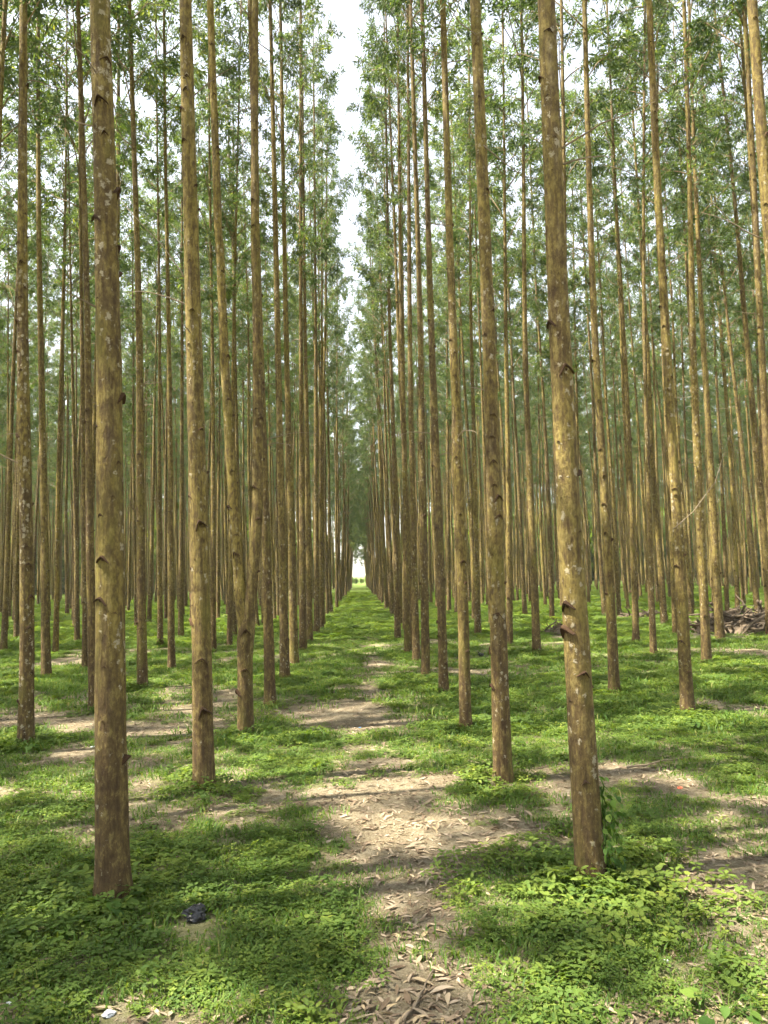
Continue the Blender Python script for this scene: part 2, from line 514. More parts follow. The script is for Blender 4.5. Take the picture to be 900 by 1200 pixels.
def crown_meshes(seed, H, base_h, nb, per_twig, rmax):
    """returns (limb mesh, leaf mesh): steep limbs off a straight leader, twigs, hanging leaves"""
    rs = np.random.default_rng(seed)
    g = Geo(); centres, outs = [], []
    for i in range(nb):
        u = (i + rs.random()) / nb
        h = base_h + (H - 0.5 - base_h) * u ** 0.92
        az = i * 2.399 + rs.normal() * 0.4
        shape = min(1.0, 0.55 + u * 1.8) * (1 - 0.72 * max(0, (u - 0.3) / 0.7))
        Lb = rmax * shape * (0.7 + 0.6 * rs.random())
        el = 0.7 + 0.4 * rs.random()
        d = Vector((math.cos(az) * math.cos(el), math.sin(az) * math.cos(el), math.sin(el)))
        p = Vector((0, 0, h)); pts = [p.copy()]; nseg = 5
        reach = Lb / math.cos(el) * 0.8
        for k in range(nseg):
            d = (d + Vector((rs.normal() * .12, rs.normal() * .12, rs.normal() * .08 - 0.04))).normalized()
            p = p + d * reach / nseg; pts.append(p.copy())
        tube(g, pts, [0.014 * (1 - 0.8 * k / nseg) * (0.5 + Lb / rmax * 0.6) for k in range(nseg + 1)], 4)
        nt_ = 6 + int(4 * Lb / rmax)
        for t in range(nt_):
            s = 0.42 + 0.58 * (t + rs.random()) / nt_
            q = pts[min(int(s * nseg), nseg - 1)].lerp(pts[min(int(s * nseg) + 1, nseg)], s * nseg % 1.0)
            a2 = az + rs.normal() * 1.0
            dd = Vector((math.cos(a2) * 0.8, math.sin(a2) * 0.8, rs.normal() * 0.35 + 0.15)).normalized()
            tl = (0.2 + 0.28 * rs.random()) * (0.6 + 0.5 * shape)
            e = q + dd * tl
            tube(g, [q, q.lerp(e, 0.5) + Vector((0, 0, 0.03)), e + Vector((0, 0, -0.04))], [0.005, 0.004, 0.002], 3, cap=False)
            for _ in range(per_twig):
                f = 0.45 + 0.6 * rs.random()
                centres.append(q.lerp(e, f) + Vector((rs.normal() * .05, rs.normal() * .05, rs.normal() * .05)))
                outs.append(dd)
    base = np.array(centres); od = np.array(outs); n = len(base)
    dirs = unit(od * 0.55 + rs.normal(size=(n, 3)) * 0.55 + np.array([0, 0, -0.55]))
    side = unit(np.cross(dirs, rs.normal(size=(n, 3))))
    nrm = np.cross(side, dirs)
    v, tris = leaf_tris(base, dirs, side, nrm, rs.uniform(0.075, 0.17, n), rs.uniform(0.022, 0.042, n), rs.normal(0.1, 0.15, n))
    lm = bpy.data.meshes.new('crown')
    lm.from_pydata(v.tolist(), [], tris.tolist())
    tint = np.clip(rs.beta(2.0, 2.6, n) + 0.12 * np.sin(base[:, 2] * 1.7), 0, 1)
    tint[rs.random(n) < 0.03] = 1.0
    finish_mesh(lm, M_LEAF, None, False, {'tint': ('FACE', np.concatenate([tint, tint]))})
    return g.mesh('limbs', M_WOOD), lm

HT = 18.5
CROWNS = [crown_meshes(100 + i, HT * (0.94 + 0.02 * (i % 4)), 7.4 + 0.6 * (i % 5), 27, 25, 1.25 + 0.1 * (i % 3)) for i in range(9)]

def generic_trunk(seed, forked=False):
    rs = np.random.default_rng(seed)
    hs = np.array([0, 2, 4.5, 7, 10, 13, 16, HT])
    bx = np.cumsum(rs.normal(0, 0.05, 8)); by = np.cumsum(rs.normal(0, 0.05, 8))
    fade = np.minimum(1, np.maximum(0, (9 - hs) / 4)) ; fade = np.where(hs < 1, 0, fade)
    hh = np.linspace(0, HT, 40)
    k = np.interp
    sm = lambda a: np.convolve(np.pad(np.interp(hh, hs, a), 3, mode='edge'), np.ones(7) / 7, 'valid')
    x, y = sm(bx * fade), sm(by * fade)
    x -= x[0]; y -= y[0]
    return Trunk(np.stack([x, y, hh], 1), 0.078 + 0.012 * rs.random(), HT)
def generic_trunk_geo(seed):
    tr = generic_trunk(seed); g = Geo()
    trunk_geo(g, tr, 10, [-0.12, 0, .06, .15, .3, .5, .8, 1.2, 1.6, 2.1, 2.6, 3.2, 3.8, 4.5, 5.2, 6, 7, 8, 9, 10, 11.2, 12.5, 14, 15.5, 17, HT], seed, 0, rough=0.05)
    for h, w, q in scar_list(seed + 5, 0.6, 9.0, 0.2):
        Mx = scar_matrix(tr, h, w, (0.05 + 0.035 * q))
        b = [Mx @ Vector(v) for v in SCAR_V]
        g.add(b, SCAR_F, 1)
    rs = np.random.default_rng(seed + 9)
    for _ in range(7):                      # dry shed twigs still on the stem
        h = 3.0 + 6 * rs.random(); w = rs.random() * 6.28; c = tr.at(h)
        d = Vector((math.cos(w), math.sin(w), 0.5 * rs.random() + 0.1)); Lt = 0.25 + 0.9 * rs.random() ** 2
        pts = [c + d * 0.04]
        for k in range(4):
            d = (d + Vector((rs.normal() * .2, rs.normal() * .2, rs.normal() * .2 - 0.08))).normalized()
            pts.append(pts[-1] + d * Lt / 4)
        tube(g, pts, [0.008, 0.006, 0.005, 0.004, 0.002], 3, 2, cap=False)
    return g
TRUNKS = [generic_trunk_geo(500 + i).mesh('trunk', [M_BARK, M_SCAR, M_TWIG]) for i in range(10)]

# measured trees: base pixel, then (x, y) pixels up the stem, width of the stem in pixels at its foot
NEAR = [
 ('T1', (132, 1052), [(128, 800), (127, 400), (116, 0)], 40, 'thick trunk freckled with pale lichen beside the crumpled black plastic bag'),
 ('T2', (239, 925), [(235, 700), (227, 400), (220, 0)], 27, 'straight tree with yellowish upper bark, between the lichen freckled trunk and the forked tree'),
 ('T3', (288, 860), [(287, 745)], 20, 'forked tree whose trunk splits into two stems above head height'),
 ('T4', (317, 828), [(311, 600), (305, 400), (292, 0)], 13.5, 'slender tree standing close behind the forked tree, next along the path'),
 ('T5', (334, 797), [(330, 600), (325, 400), (316, 0)], 12, None),
 ('T6', (345, 780), [(341, 600), (335, 400), (329, 0)], 11, None),
 ('T7', (355, 763), [(353, 500), (352, 0)], 9.5, None),
 ('T8', (363, 754), [(361, 600), (358, 400), (353, 0)], 8.5, None),
 ('T9', (371, 745), [(370, 400), (367, 0)], 8, None),
 ('A1', (30, 872), [(33, 650), (28, 400), (25, 0)], 19, 'brown tree with weeds sprouting round its foot in the second row behind the black bag'),
 ('A2', (110, 830), [(106, 600), (103, 400), (89, 0)], 12, 'tree peeping out from behind the lichen freckled trunk'),
 ('A3', (167, 806), [(165, 600), (163, 400), (153, 0)], 13, 'straight slim tree with a dark blackened foot'),
 ('A4', (201, 784), [(198, 400), (193, 0)], 9, None),
 ('A5', (54, 793), [(50, 600), (48, 400), (44, 0)], 11.5, None),
 ('A6', (100, 783), [(98, 400), (92, 0)], 8.5, None),
 ('A7', (65, 767), [(68, 600), (72, 400), (78, 0)], 7, None),
 ('A8', (188, 757), [(187, 400), (184, 0)], 7, None),
 ('A9', (212, 748), [(213, 400), (214, 100)], 7, None),
 ('A10', (250, 763), [(249, 400), (244, 0)], 7.5, None),
 ('A11', (269, 759), [(272, 500), (283, 0)], 7, None),
 ('A12', (4, 765), [(10, 600), (20, 380), (34, 60)], 8, None),
 ('R1', (692, 1030), [(676, 740), (653, 400), (637, 0)], 35, 'thick knotted tree with a green vine climbing its foot'),
 ('R2', (590, 915), [(582, 700), (571, 400), (556, 0)], 23, 'straight tan tree next along the path after the vine wrapped tree'),
 ('R3', (546, 855), [(541, 650), (531, 400), (520, 0)], 15, 'slim tree next along the path after the straight tan tree'),
 ('R4', (520, 812), [(514, 600), (506, 400), (494, 0)], 12, None),
 ('R5', (499, 795), [(496, 600), (493, 400), (480, 0)], 11, None),
 ('R6', (488, 776), [(484, 600), (480, 400), (478, 0)], 9.5, None),
 ('R7', (478, 766), [(473, 500), (470, 400), (466, 0)], 9, None),
 ('R8', (466, 750), [(461, 500), (457, 400), (452, 100)], 8, None),
 ('S1', (720, 812), [(712, 650), (697, 400), (687, 0)], 13, 'slim tree with a flared foot beside a patch of bare soil'),
 ('S2', (806, 838), [(796, 680), (782, 400), (761, 0)], 15.5, 'tilted tree with dark weeds round its foot, facing the brush pile'),
 ('S3', (629, 767), [(623, 600), (615, 400), (611, 0)], 10.5, None),
 ('S4', (828, 778), [(822, 600), (810, 400), (800, 0)], 12, 'tree standing in the open grass before the brush pile'),
 ('S5', (844, 752), [(836, 600), (821, 400), (806, 0)], 11, 'pale leaning tree rising at the edge of the brush pile'),
 ('S6', (766, 768), [(760, 600), (754, 400), (757, 0)], 8, None),
 ('S7', (560, 745), [(555, 500), (552, 400), (548, 0)], 8, None),
 ('S8', (597, 757), [(595, 500), (593, 400), (588, 0)], 8.5, None),
 ('S9', (903, 745), [(897, 620), (876, 400), (838, 0)], 11, None),
 ('S10', (918, 800), [(895, 450), (868, 0)], 12, None),
 ('S11', (960, 905), [(925, 500), (895, 225), (880, 0)], 21, None),
 ('S12', (792, 745), [(786, 600), (778, 450), (770, 0)], 7.5, None),
]
ORD = ['first', 'second', 'third', 'fourth', 'fifth', 'sixth', 'seventh', 'eighth', 'ninth', 'tenth', 'eleventh', 'twelfth']
def row_of(x):
    return int(round((-x - 1.26) / 2.22)) if x < 0 else int(round((x - 1.26) / 2.47))
SIDE = {True: "the forked tree's side", False: "the vine wrapped tree's side"}
def row_label(x):
    k = row_of(x); sd_ = SIDE[x < 0]
    if k == 0:
        return 'slender tree far along the path edge on ' + sd_, 'trees lining the path on ' + sd_
    if k < 9:
        return 'slender tree in the %s row from the path on %s' % (ORD[k], sd_), 'trees of the %s row on %s' % (ORD[k], sd_)
    return 'thin tree deep inside the plantation on ' + sd_, 'trees deep inside on ' + sd_

placed = []
INFO = {}
def add_crown(root, k, rot, scale=1.0, lift=0.0, wide=1.0):
    limb, leaf = CROWNS[k % len(CROWNS)]
    for me, nm in ((limb, 'limbs'), (leaf, 'crown')):
        o = obj(nm, me, root)
        o.rotation_euler = rot
        o.scale = (scale * wide, scale * wide, scale)
        o.location.z = lift
        if nm == 'limbs': o['kind'] = 'stuff'
def lean_euler(v, spin):
    q = Vector((0, 0, 1)).rotation_difference(v.normalized())
    return (q.to_matrix() @ Matrix.Rotation(spin, 3, 'Z')).to_euler()

for idx, (key, bpx, ups, wpx, label) in enumerate(NEAR):
    B = ground_at(*bpx)
    B.z = float(height_at(B.x, B.y))
    depth = -(CAM_INV @ (B - Vector((0, 0, EYE)))).z
    r0 = wpx * depth / FPX / 2 / 1.06
    pts = [Vector((0, 0, 0))] + [at_depth(px, py, B.y) - B for px, py in ups]
    hs = np.array([p.z for p in pts]); lx = np.array([p.x for p in pts])
    if key == 'T3':
        f1 = [at_depth(px, py, B.y) - B for px, py in ((287, 745), (283, 715), (271, 550), (263, 420), (256, 250), (246, 0))]
        f2 = [at_depth(px, py, B.y) - B for px, py in ((287, 745), (293, 715), (302, 600), (302, 400), (297, 200), (300, 0))]
        for f in (f1, f2):
            e = f[-1] + (f[-1] - f[-3]).normalized() * (HT - f[-1].z) * 1.0
            f.append(Vector((e.x * 0.9, 0.25 if f is f1 else -0.2, HT - 1)))
        root = empty('eucalyptus_tree', B)
        stems = []
        fz = f2[0].z
        for f, rr in ((f2, 1.0), (f1, 0.82)):
            if f is f2:                                   # the main stem runs on from the foot
                hz = [0.0, fz * 0.5] + [p.z for p in f]; hx = [0.0, f[0].x * 0.5] + [p.x for p in f]; hy = [0, 0] + [p.y for p in f]
                zz = np.concatenate([np.arange(-0.12, 5.5, 0.05), np.linspace(5.8, HT - 1, 26)])
            else:                                         # the other one leaves it at the fork
                hz = [fz - 0.35] + [p.z for p in f]; hx = [f[0].x + 0.015] + [p.x for p in f]; hy = [0] + [p.y for p in f]
                zz = np.concatenate([np.arange(fz - 0.3, 5.5, 0.05), np.linspace(5.8, HT - 1, 26)])
            sx = np.interp(zz, hz, hx); sy = np.interp(zz, hz, hy)
            for _ in range(14):
                sx[1:-1] = (sx[:-2] + 2 * sx[1:-1] + sx[2:]) / 4
            st = Trunk(np.stack([sx, sy, zz], 1), r0 * rr, HT)
            base_rad = st.rad
            if f is f2: st.rad = (lambda h, q=base_rad: q(h) * (1.0 + 0.22 * math.exp(-((h - fz) / 0.16) ** 2) - 0.13 / (1 + math.exp(-(h - fz - .15) / 0.08))))
            g = Geo(); trunk_geo(g, st, 20, list(zz), 901 + len(stems), 0)
            o = obj('trunk' if f is f2 else 'stem', g.mesh('trunk' if f is f2 else 'stem', [M_BARK]), root)
            if f is f2: trunk, tr = o, st
            stems.append(st)
            add_crown(root, idx + len(stems), lean_euler(st.at(12.5), 1.3 * idx), 0.96, wide=0.85)
        INFO[key] = (B, tr, root)
        scars_for = [(stems[0], 0.3, 8), (stems[1], 1.4, 8)]
    else:
        # smooth curve through the samples, continuing straight above the last one
        sl = (lx[-1] - lx[0]) / (hs[-1] - hs[0])
        hs2 = np.append(hs, [HT]); lx2 = np.append(lx, [lx[-1] + sl * 0.9 * (HT - hs[-1])])
        hh = np.linspace(0, HT, 120)
        xx = np.interp(hh, hs2, lx2)
        for _ in range(60):
            xx[1:-1] = (xx[:-2] + 2 * xx[1:-1] + xx[2:]) / 4
        rs = np.random.default_rng(idx + 40)
        yy = 0.05 * np.sin(hh * 0.5 + idx) * np.minimum(1, hh / 2) + hh * rs.normal() * 0.006
        tr = Trunk(np.stack([xx, yy, hh], 1), r0, HT)
        root = empty('eucalyptus_tree', B)
        near = depth < 14
        rings = list(np.arange(-0.12, 5.2, 0.05 if near else 0.2)) + list(np.arange(5.3, HT, 0.5)) + [HT]
        g = Geo(); trunk_geo(g, tr, 24 if near else 14, rings, idx + 900, 0)
        trunk = obj('trunk', g.mesh('trunk', [M_BARK]), root)
        INFO[key] = (B, tr, root)
        v = tr.at(12.5)
        add_crown(root, idx, lean_euler(v, 1.3 * idx), 1.0, wide=0.76 if abs(B.x) < 2 else 1.0)
        scars_for = [(tr, 0.35 if near else 0.6, min(9.5, 1.65 + depth * 0.78))]
    trunk.color = (1.0 if key in ('T1', 'R1', 'A1') else 0.5 if key in ('T2', 'R2', 'S4') else 0.15, {'R1': 0.55, 'R2': 0.3, 'T2': 0.45, 'R3': 0.2, 'T1': 0.08, 'A1': 0.0, 'S5': 0.6, 'T5': 0.5}.get(key, 0.35 * random.random()), 1, 1)
    lab, grp = row_label(B.x)
    if not label and key[0] in 'TR':
        label = '%s tree along the path edge on %s' % (ORD[int(key[1:]) - 1], SIDE[B.x < 0])
    tag(root, label or lab, 'tree', grp)
    face = math.atan2(-B.y, -B.x)
    # swollen branch scars; each is a piece of its own on the near stems
    for j, (st, lo, hi) in enumerate(scars_for):
        lst = scar_list(idx * 7 + j, lo, hi, 0.19 if depth < 9 else 0.24, face)
        if depth < 12.5:
            for h, w, q in lst:
                o = obj('branch_scar', scar_mesh, trunk)
                o.matrix_local = scar_matrix(st, h, w, st.rad(h) * (0.72 + 0.55 * q) if q > 0.45 else st.rad(h) * (0.3 + 0.4 * q))
        else:
            g = Geo()
            for h, w, q in lst:
                Mx = scar_matrix(st, h, w, st.rad(h) * (0.5 + 0.5 * q))
                g.add([Mx @ Vector(p) for p in SCAR_V], SCAR_F, 0)
            if g.v:
                tag(obj('branch_scars', g.mesh('branch_scars', M_SCAR), trunk), kind='stuff')
    # dry twigs left on the stem
    rs = np.random.default_rng(idx + 70)
    for _ in range(3 if depth < 14 else 2):
        h = 2.6 + rs.random() * 5; w = rs.random() * 6.28; c = tr.at(min(h, tr.p[-1, 2]))
        if key == 'T3': break
        d = Vector((math.cos(w), math.sin(w), 0.5)).normalized(); Lt = 0.2 + 0.6 * rs.random() ** 2
        pts = [c]
        for k in range(6):
            d = (d + Vector((rs.normal() * .14, rs.normal() * .14, rs.normal() * .14 - 0.07))).normalized()
            pts.append(pts[-1] + d * Lt / 6)
        g = Geo(); tube(g, pts, [0.008, 0.007, 0.006, 0.005, 0.004, 0.003, 0.0015], 4)
        obj('dead_twig', g.mesh('dead_twig', M_TWIG), trunk)
    placed.append((B.x, B.y))

# a few long dry twigs that the photograph shows hanging in the air, each on its own stem
def hanging_twig(key, pix, dy=-0.1):
    B, tr, root = INFO[key]
    pts = [at_depth(px, py, B.y + dy) - B for px, py in pix]
    g = Geo(); n = len(pts)
    tube(g, pts, [0.007 * (1 - 0.75 * i / (n - 1)) for i in range(n)], 4)
    trunk = [c for c in root.children if c.name.startswith('trunk')][0]
    obj('dead_twig', g.mesh('dead_twig', M_TWIG), trunk)
hanging_twig('T2', [(228, 345), (212, 318), (190, 287), (165, 262), (137, 229)], 0.1)
hanging_twig('T2', [(224, 115), (243, 98), (262, 85), (280, 74)])
hanging_twig('R2', [(566, 170), (590, 190), (612, 206), (632, 210)])
hanging_twig('R3', [(528, 265), (505, 262), (485, 245), (455, 210)])
hanging_twig('R2', [(558, 40), (540, 28), (527, 10), (520, -20)])
hanging_twig('S1', [(701, 490), (690, 440), (672, 395), (648, 350)])
hanging_twig('S2', [(789, 620), (812, 600), (838, 565), (855, 510)])

# the rest of the plantation: rows along +Y
rs = np.random.default_rng(11)
cand = []
rows = [-1.26, 1.26]
rows += [-3.35 - 2.25 * k for k in range(34)] + [3.75 + 2.45 * k for k in range(34)]
pl = np.array(placed)
for rx in rows:
    y = -9.0 + rs.random() * 0.6
    while y < (134 if abs(rx) < 2 else 112):
        x = rx + rs.normal() * 0.10; yy = y + rs.normal() * 0.16
        y += 2.05
        if x > 9 + 0.58 * max(yy, 0) or x < -(14 + 0.56 * max(yy, 0)): continue
        if yy < 2.6 and abs(rx) < 2 and yy > -1.2: continue                 # the photographer's gap
        if np.min(np.hypot((pl[:, 0] - x) / 1.1, (pl[:, 1] - yy) / 1.0)) < 1.25: continue
        if abs(rx) < 2 and yy < 14: 
            if yy > 2: continue
        p = project((x, yy, 0.3)); q = project((x, yy, 6.0))
        if p is not None and abs(p[0] - 706) < 26 and yy < 20: continue
        seen = any(t is not None and -25 < t[0] < 925 for t in (p, q)) and yy > 1
        if seen and yy < 11.5: continue                                     # all the near stems in view are measured ones
        if rs.random() < (0.03 if abs(rx) < 2 else 0.12): continue
        cand.append((math.hypot(x, yy), x, yy, seen))
cand.sort()
n_single = 300 - len(NEAR)
cand.sort(key=lambda c: c[0] * (0.4 if abs(c[1]) < 2 else 1.0))            # the two path rows show farthest
singles, rest = [], []
for c in cand:
    if c[3] and len(singles) < n_single: singles.append(c)
    elif not c[3] and c[0] < 9: singles.append(c); n_single += 1
    else: rest.append(c)
def row_lean(x, y):
    v = Vector((rs.normal() * 0.016, rs.normal() * 0.016, 1))
    far = min(1.0, max(0.0, (y - 40) / 16))
    if abs(x) < 2 and y > 100: v.x -= math.copysign(0.03, x)
    if -2 < x < 0: v.x += far * (0.012 + 0.045 * rs.random() ** 1.3)      # far along the path the rows lean in over it
    elif 0 < x < 2: v.x -= far * (0.002 + 0.026 * rs.random() ** 1.5)
    return v
for i, (dd, x, y, seen) in enumerate(singles):
    root = empty('eucalyptus_tree', (x, y, float(height_at(x, y))))
    root.rotation_euler = lean_euler(row_lean(x, y), rs.random() * 6.28)
    s = 0.9 + 0.22 * rs.random()
    root.scale = (s * (0.82 + 0.3 * rs.random()),) * 2 + (s,)
    t = obj('trunk', TRUNKS[i % len(TRUNKS)], root); t.color = (0.4 * rs.random(), 0.4 * rs.random() ** 2, 1, 1)
    far_end = abs(x) < 2 and y > 62
    add_crown(root, int(rs.integers(0, 9)), (0, 0, rs.random() * 6.28), 1.0, -2.6 - 2.2 * min(1, (y - 62) / 50) if far_end else 0.0, 1.1 if far_end else (0.78 if abs(x) < 2 and y < 46 else 1.0))
    lab, grp = row_label(x)
    if not seen: lab, grp = 'tree in the rows running back from the lichen freckled and vine wrapped trees', 'trees of the rows running back'
    tag(root, lab, 'tree', grp)

# geometry-node scatter of meshes over points: one object
def scatter(name, pts, rots, scales, idxs, meshes):
    src = bpy.data.collections.new(name + '_source')
    for i, ms in enumerate(meshes):
        o = bpy.data.objects.new('%s_piece_%03d' % (name, i), ms)
        src.objects.link(o)
    me = bpy.data.meshes.new(name)
    me.from_pydata([tuple(p) for p in pts], [], [])
    for k, t, vals in (('rot', 'FLOAT_VECTOR', rots), ('scl', 'FLOAT_VECTOR', scales)):
        a = me.attributes.new(k, t, 'POINT'); a.data.foreach_set('vector', np.asarray(vals, np.float32).reshape(-1))
    a = me.attributes.new('pick', 'INT', 'POINT'); a.data.foreach_set('value', np.asarray(idxs, np.int32))
    o = obj(name, me)
    ng = bpy.data.node_groups.new(name + '_scatter', 'GeometryNodeTree')
    ng.interface.new_socket('Geometry', in_out='INPUT', socket_type='NodeSocketGeometry')
    ng.interface.new_socket('Geometry', in_out='OUTPUT', socket_type='NodeSocketGeometry')
    n, l = ng.nodes, ng.links
    gi, go = n.new('NodeGroupInput'), n.new('NodeGroupOutput')
    ci = n.new('GeometryNodeCollectionInfo')
    ci.inputs['Collection'].default_value = src
    ci.inputs['Separate Children'].default_value = True
    ci.inputs['Reset Children'].default_value = True
    iop = n.new('GeometryNodeInstanceOnPoints')
    iop.inputs['Pick Instance'].default_value = True
    def named(nm, dt):
        a = n.new('GeometryNodeInputNamedAttribute'); a.data_type = dt; a.inputs['Name'].default_value = nm
        return [s for s in a.outputs if s.enabled][0]
    l.new(gi.outputs[0], iop.inputs['Points'])
    l.new(ci.outputs[0], iop.inputs['Instance'])
    l.new(named('pick', 'INT'), iop.inputs['Instance Index'])
    l.new(named('rot', 'FLOAT_VECTOR'), iop.inputs['Rotation'])
    l.new(named('scl', 'FLOAT_VECTOR'), iop.inputs['Scale'])
    l.new(iop.outputs[0], go.inputs[0])
    md = o.modifiers.new('scatter', 'NODES'); md.node_group = ng
    return o

if rest:
    n = len(rest); P = np.array([(x, y, 0) for _, x, y, _ in rest])
    rot = np.array([tuple(lean_euler(row_lean(c[1], c[2]), rs.random() * 6.28)) for c in rest])
    s = 0.9 + 0.22 * rs.random(n)
    sc = np.stack([s, s, s], 1)
    ci_ = rs.integers(0, 9, n)
    # trunk, limbs and leaves of one tree share its point, rotation and scale
    pp = np.concatenate([P] * 3); rr = np.concatenate([rot] * 3); ss = np.concatenate([sc] * 3)
    pick = np.concatenate([rs.integers(0, 10, n), 10 + ci_ * 2, 11 + ci_ * 2])
    ms = TRUNKS + [m for c in CROWNS for m in c]
    tag(scatter('distant_plantation', pp, rr, ss, pick, ms), 'mass of distant eucalyptus rows fading deep into the plantation', 'trees', kind='stuff')
print('TREES single', len(singles) + len(NEAR), 'rest', len(rest))

# far bushes closing the view at the end of the rows
def bush_mesh(seed):
    r = np.random.default_rng(seed); n = 2600
    c = r.normal(size=(n, 3)); c = unit(c) * (r.random((n, 1)) ** 0.4)
    lump = 0.75 + 0.35 * np.sin(c[:, :1] * 5 + seed) * np.cos(c[:, 1:2] * 4)
    base = c * lump * np.array([1.5, 1.2, 1.5]) + np.array([0, 0, 1.3])
    dirs = unit(c * 0.6 + r.normal(size=(n, 3)) * 0.7); side = unit(np.cross(dirs, r.normal(size=(n, 3)))); nr = np.cross(side, dirs)
    v, t = leaf_tris(base, dirs, side, nr, r.uniform(.16, .3, n), r.uniform(.08, .14, n), r.normal(.1, .1, n))
    me = bpy.data.meshes.new('bush'); me.from_pydata(v.tolist(), [], t.tolist())
    ti = np.clip(r.beta(2, 2, n), 0, 1)
    finish_mesh(me, M_WEED, None, False, {'tint': ('FACE', np.concatenate([ti, ti]))})
    return me
n = 420
bx = rs.uniform(-85, 85, n); by = rs.uniform(113, 135, n)
s = rs.uniform(1.4, 4.4, n)
keep = np.abs(bx) > 1.2 + 1.7 * s
bx, by, s = bx[keep], by[keep], s[keep]
bx = np.append(bx, rs.uniform(-5, 5, 26)); by = np.append(by, rs.uniform(148, 162, 26)); s = np.append(s, rs.uniform(0.35, 0.6, 26)); n = len(bx)
tag(scatter('far_thicket', np.stack([bx, by, bx * 0], 1), np.stack([bx * 0, bx * 0, rs.random(n) * 6.28], 1), np.stack([s, s, s * rs.uniform(.8, 1.4, n)], 1),
            rs.integers(0, 3, n), [bush_mesh(i) for i in range(3)]), 'pale green thicket far off between the last trunks', 'thicket', kind='stuff')

# ------------------------------------------------------------------ ground cover
def weed_mesh(seed, nstem, spread, leafL, mat):
    """low trailing weed: short stems with three or more ovate leaves each"""
    r = np.random.default_rng(seed); g = Geo()
    for i in range(nstem):
        a = r.random() * 6.28; rad = spread * math.sqrt(r.random())
        p = Vector((rad * math.cos(a), rad * math.sin(a), 0)); h = 0.03 + 0.075 * r.random() * (1.2 - rad / spread)
        top = p + Vector((r.normal() * .02, r.normal() * .02, h))
        tube(g, [p, top], [0.0016, 0.001], 3, 0, 0.45, cap=False)
        k0 = r.random() * 6.28; nl = int(r.integers(3, 6)); tint = float(np.clip(r.normal(0.5, 0.2), 0, 1))
        for k in range(nl):
            w = k0 + k * 6.283 / nl + r.normal() * .25
            L = leafL * (0.65 + 0.6 * r.random()); W = L * (0.5 + 0.2 * r.random())
            tilt = r.normal() * 0.3 + 0.08
            d = Vector((math.cos(w) * math.cos(tilt), math.sin(w) * math.cos(tilt), math.sin(tilt)))
            sd_ = Vector((-math.sin(w), math.cos(w), r.normal() * .2)).normalized(); nn = d.cross(sd_).normalized()
            if nn.z < 0: nn = -nn
            b = top + d * 0.006
            g.add([b, b + d * L * .35 + sd_ * W * .5 + nn * W * .12, b + d * L * .72 + sd_ * W * .36 + nn * W * .06 , b + d * L - nn * L * .12,
                   b + d * L * .72 - sd_ * W * .36 + nn * W * .06, b + d * L * .35 - sd_ * W * .5 + nn * W * .12, b + d * L * .5 - nn * W * 0.03],
                  [(0, 1, 6), (1, 2, 6), (2, 3, 6), (3, 4, 6), (4, 5, 6), (5, 0, 6)], 0, float(np.clip(tint + r.normal() * .12, 0, 1)))
    return g.mesh('weed', mat)
def grass_mesh(seed, nb, spread, h):
    r = np.random.default_rng(seed); g = Geo()
    for i in range(nb):
        a = r.random() * 6.28; rad = spread * math.sqrt(r.random()); p = Vector((rad * math.cos(a), rad * math.sin(a), 0))
        w = r.random() * 6.28; d = Vector((math.cos(w), math.sin(w), 0)); s_ = Vector((-d.y, d.x, 0)); H = h * (0.5 + 0.8 * r.random()); bend = H * (0.3 + 0.7 * r.random())
        wd = 0.0022 + 0.0022 * r.random()
        m_ = p + d * bend * .3 + Vector((0, 0, H * .65)); e = p + d * bend + Vector((0, 0, H * (0.75 + .25 * r.random())))
        g.add([p - s_ * wd, p + s_ * wd, m_ + s_ * wd, m_ - s_ * wd, e], [(0, 1, 2, 3), (3, 2, 4)], 0, float(r.random()))
    return g.mesh('grass', M_GRASS)
WEEDS = [weed_mesh(i, 20 + i % 3 * 5, 0.12 + 0.02 * (i % 3), 0.023 + 0.005 * (i % 4), M_WEED) for i in range(7)]
TUFTS = [grass_mesh(20 + i, 40, 0.15, 0.06) for i in range(4)]
FARWEED = [weed_mesh(60 + i, 60, 0.42, 0.05, M_WEED) for i in range(4)]

def in_view(x, y, m=0.6):
    return (np.abs(x - 0.033 * y) < 0.52 * y + m)
def sample(n, y0, y1, power=1.0):
    y = y0 + (y1 - y0) * rs.random(n) ** power
    x = (rs.random(n) * 2 - 1) * (0.56 * y + 1.2) + 0.033 * y
    return x, y
CLEAR = [(*ground_at(px, py)[:2], r) for px, py, r in ((229, 1078, .17), (230, 1092, .15), (12, 1176, .09), (128, 1190, .12), (782, 1126, .07), (797, 925, .15), (422, 853, .2), (564, 772, .3))]
pts, rot, scl, pick = [], [], [], []
def drop(x, y, prob, kinds, smin, smax, k0):
    keep = rs.random(len(x)) < prob
    for ex, ey, er in CLEAR: keep &= np.hypot(x - ex, y - ey) > er
    x, y = x[keep], y[keep]; n = len(x)
    z = height_at(x, y)
    pts.append(np.stack([x, y, z], 1)); rot.append(np.stack([rs.normal(0, .1, n), rs.normal(0, .1, n), rs.random(n) * 6.28], 1))
    s = rs.uniform(smin, smax, n); scl.append(np.stack([s, s, s * rs.uniform(.5, .95, n)], 1)); pick.append(k0 + rs.integers(0, kinds, n))
sm = lambda v, a, b: np.clip((v - a) / (b - a), 0, 1) ** 1.5
x, y = sample(7000, 2.2, 9.0, 1.0);  g_ = green_at(x, y) * (0.55 + 0.9 * fbm(x, y, 2.6)); drop(x, y, sm(g_, 0.3, 0.95), 7, 0.3, 1.0, 0)
x, y = sample(9000, 2.2, 9.0, 1.0);  g_ = green_at(x, y); drop(x, y, sm(g_, 0.18, 0.7) * 0.8, 7, 0.18, 0.5, 0)
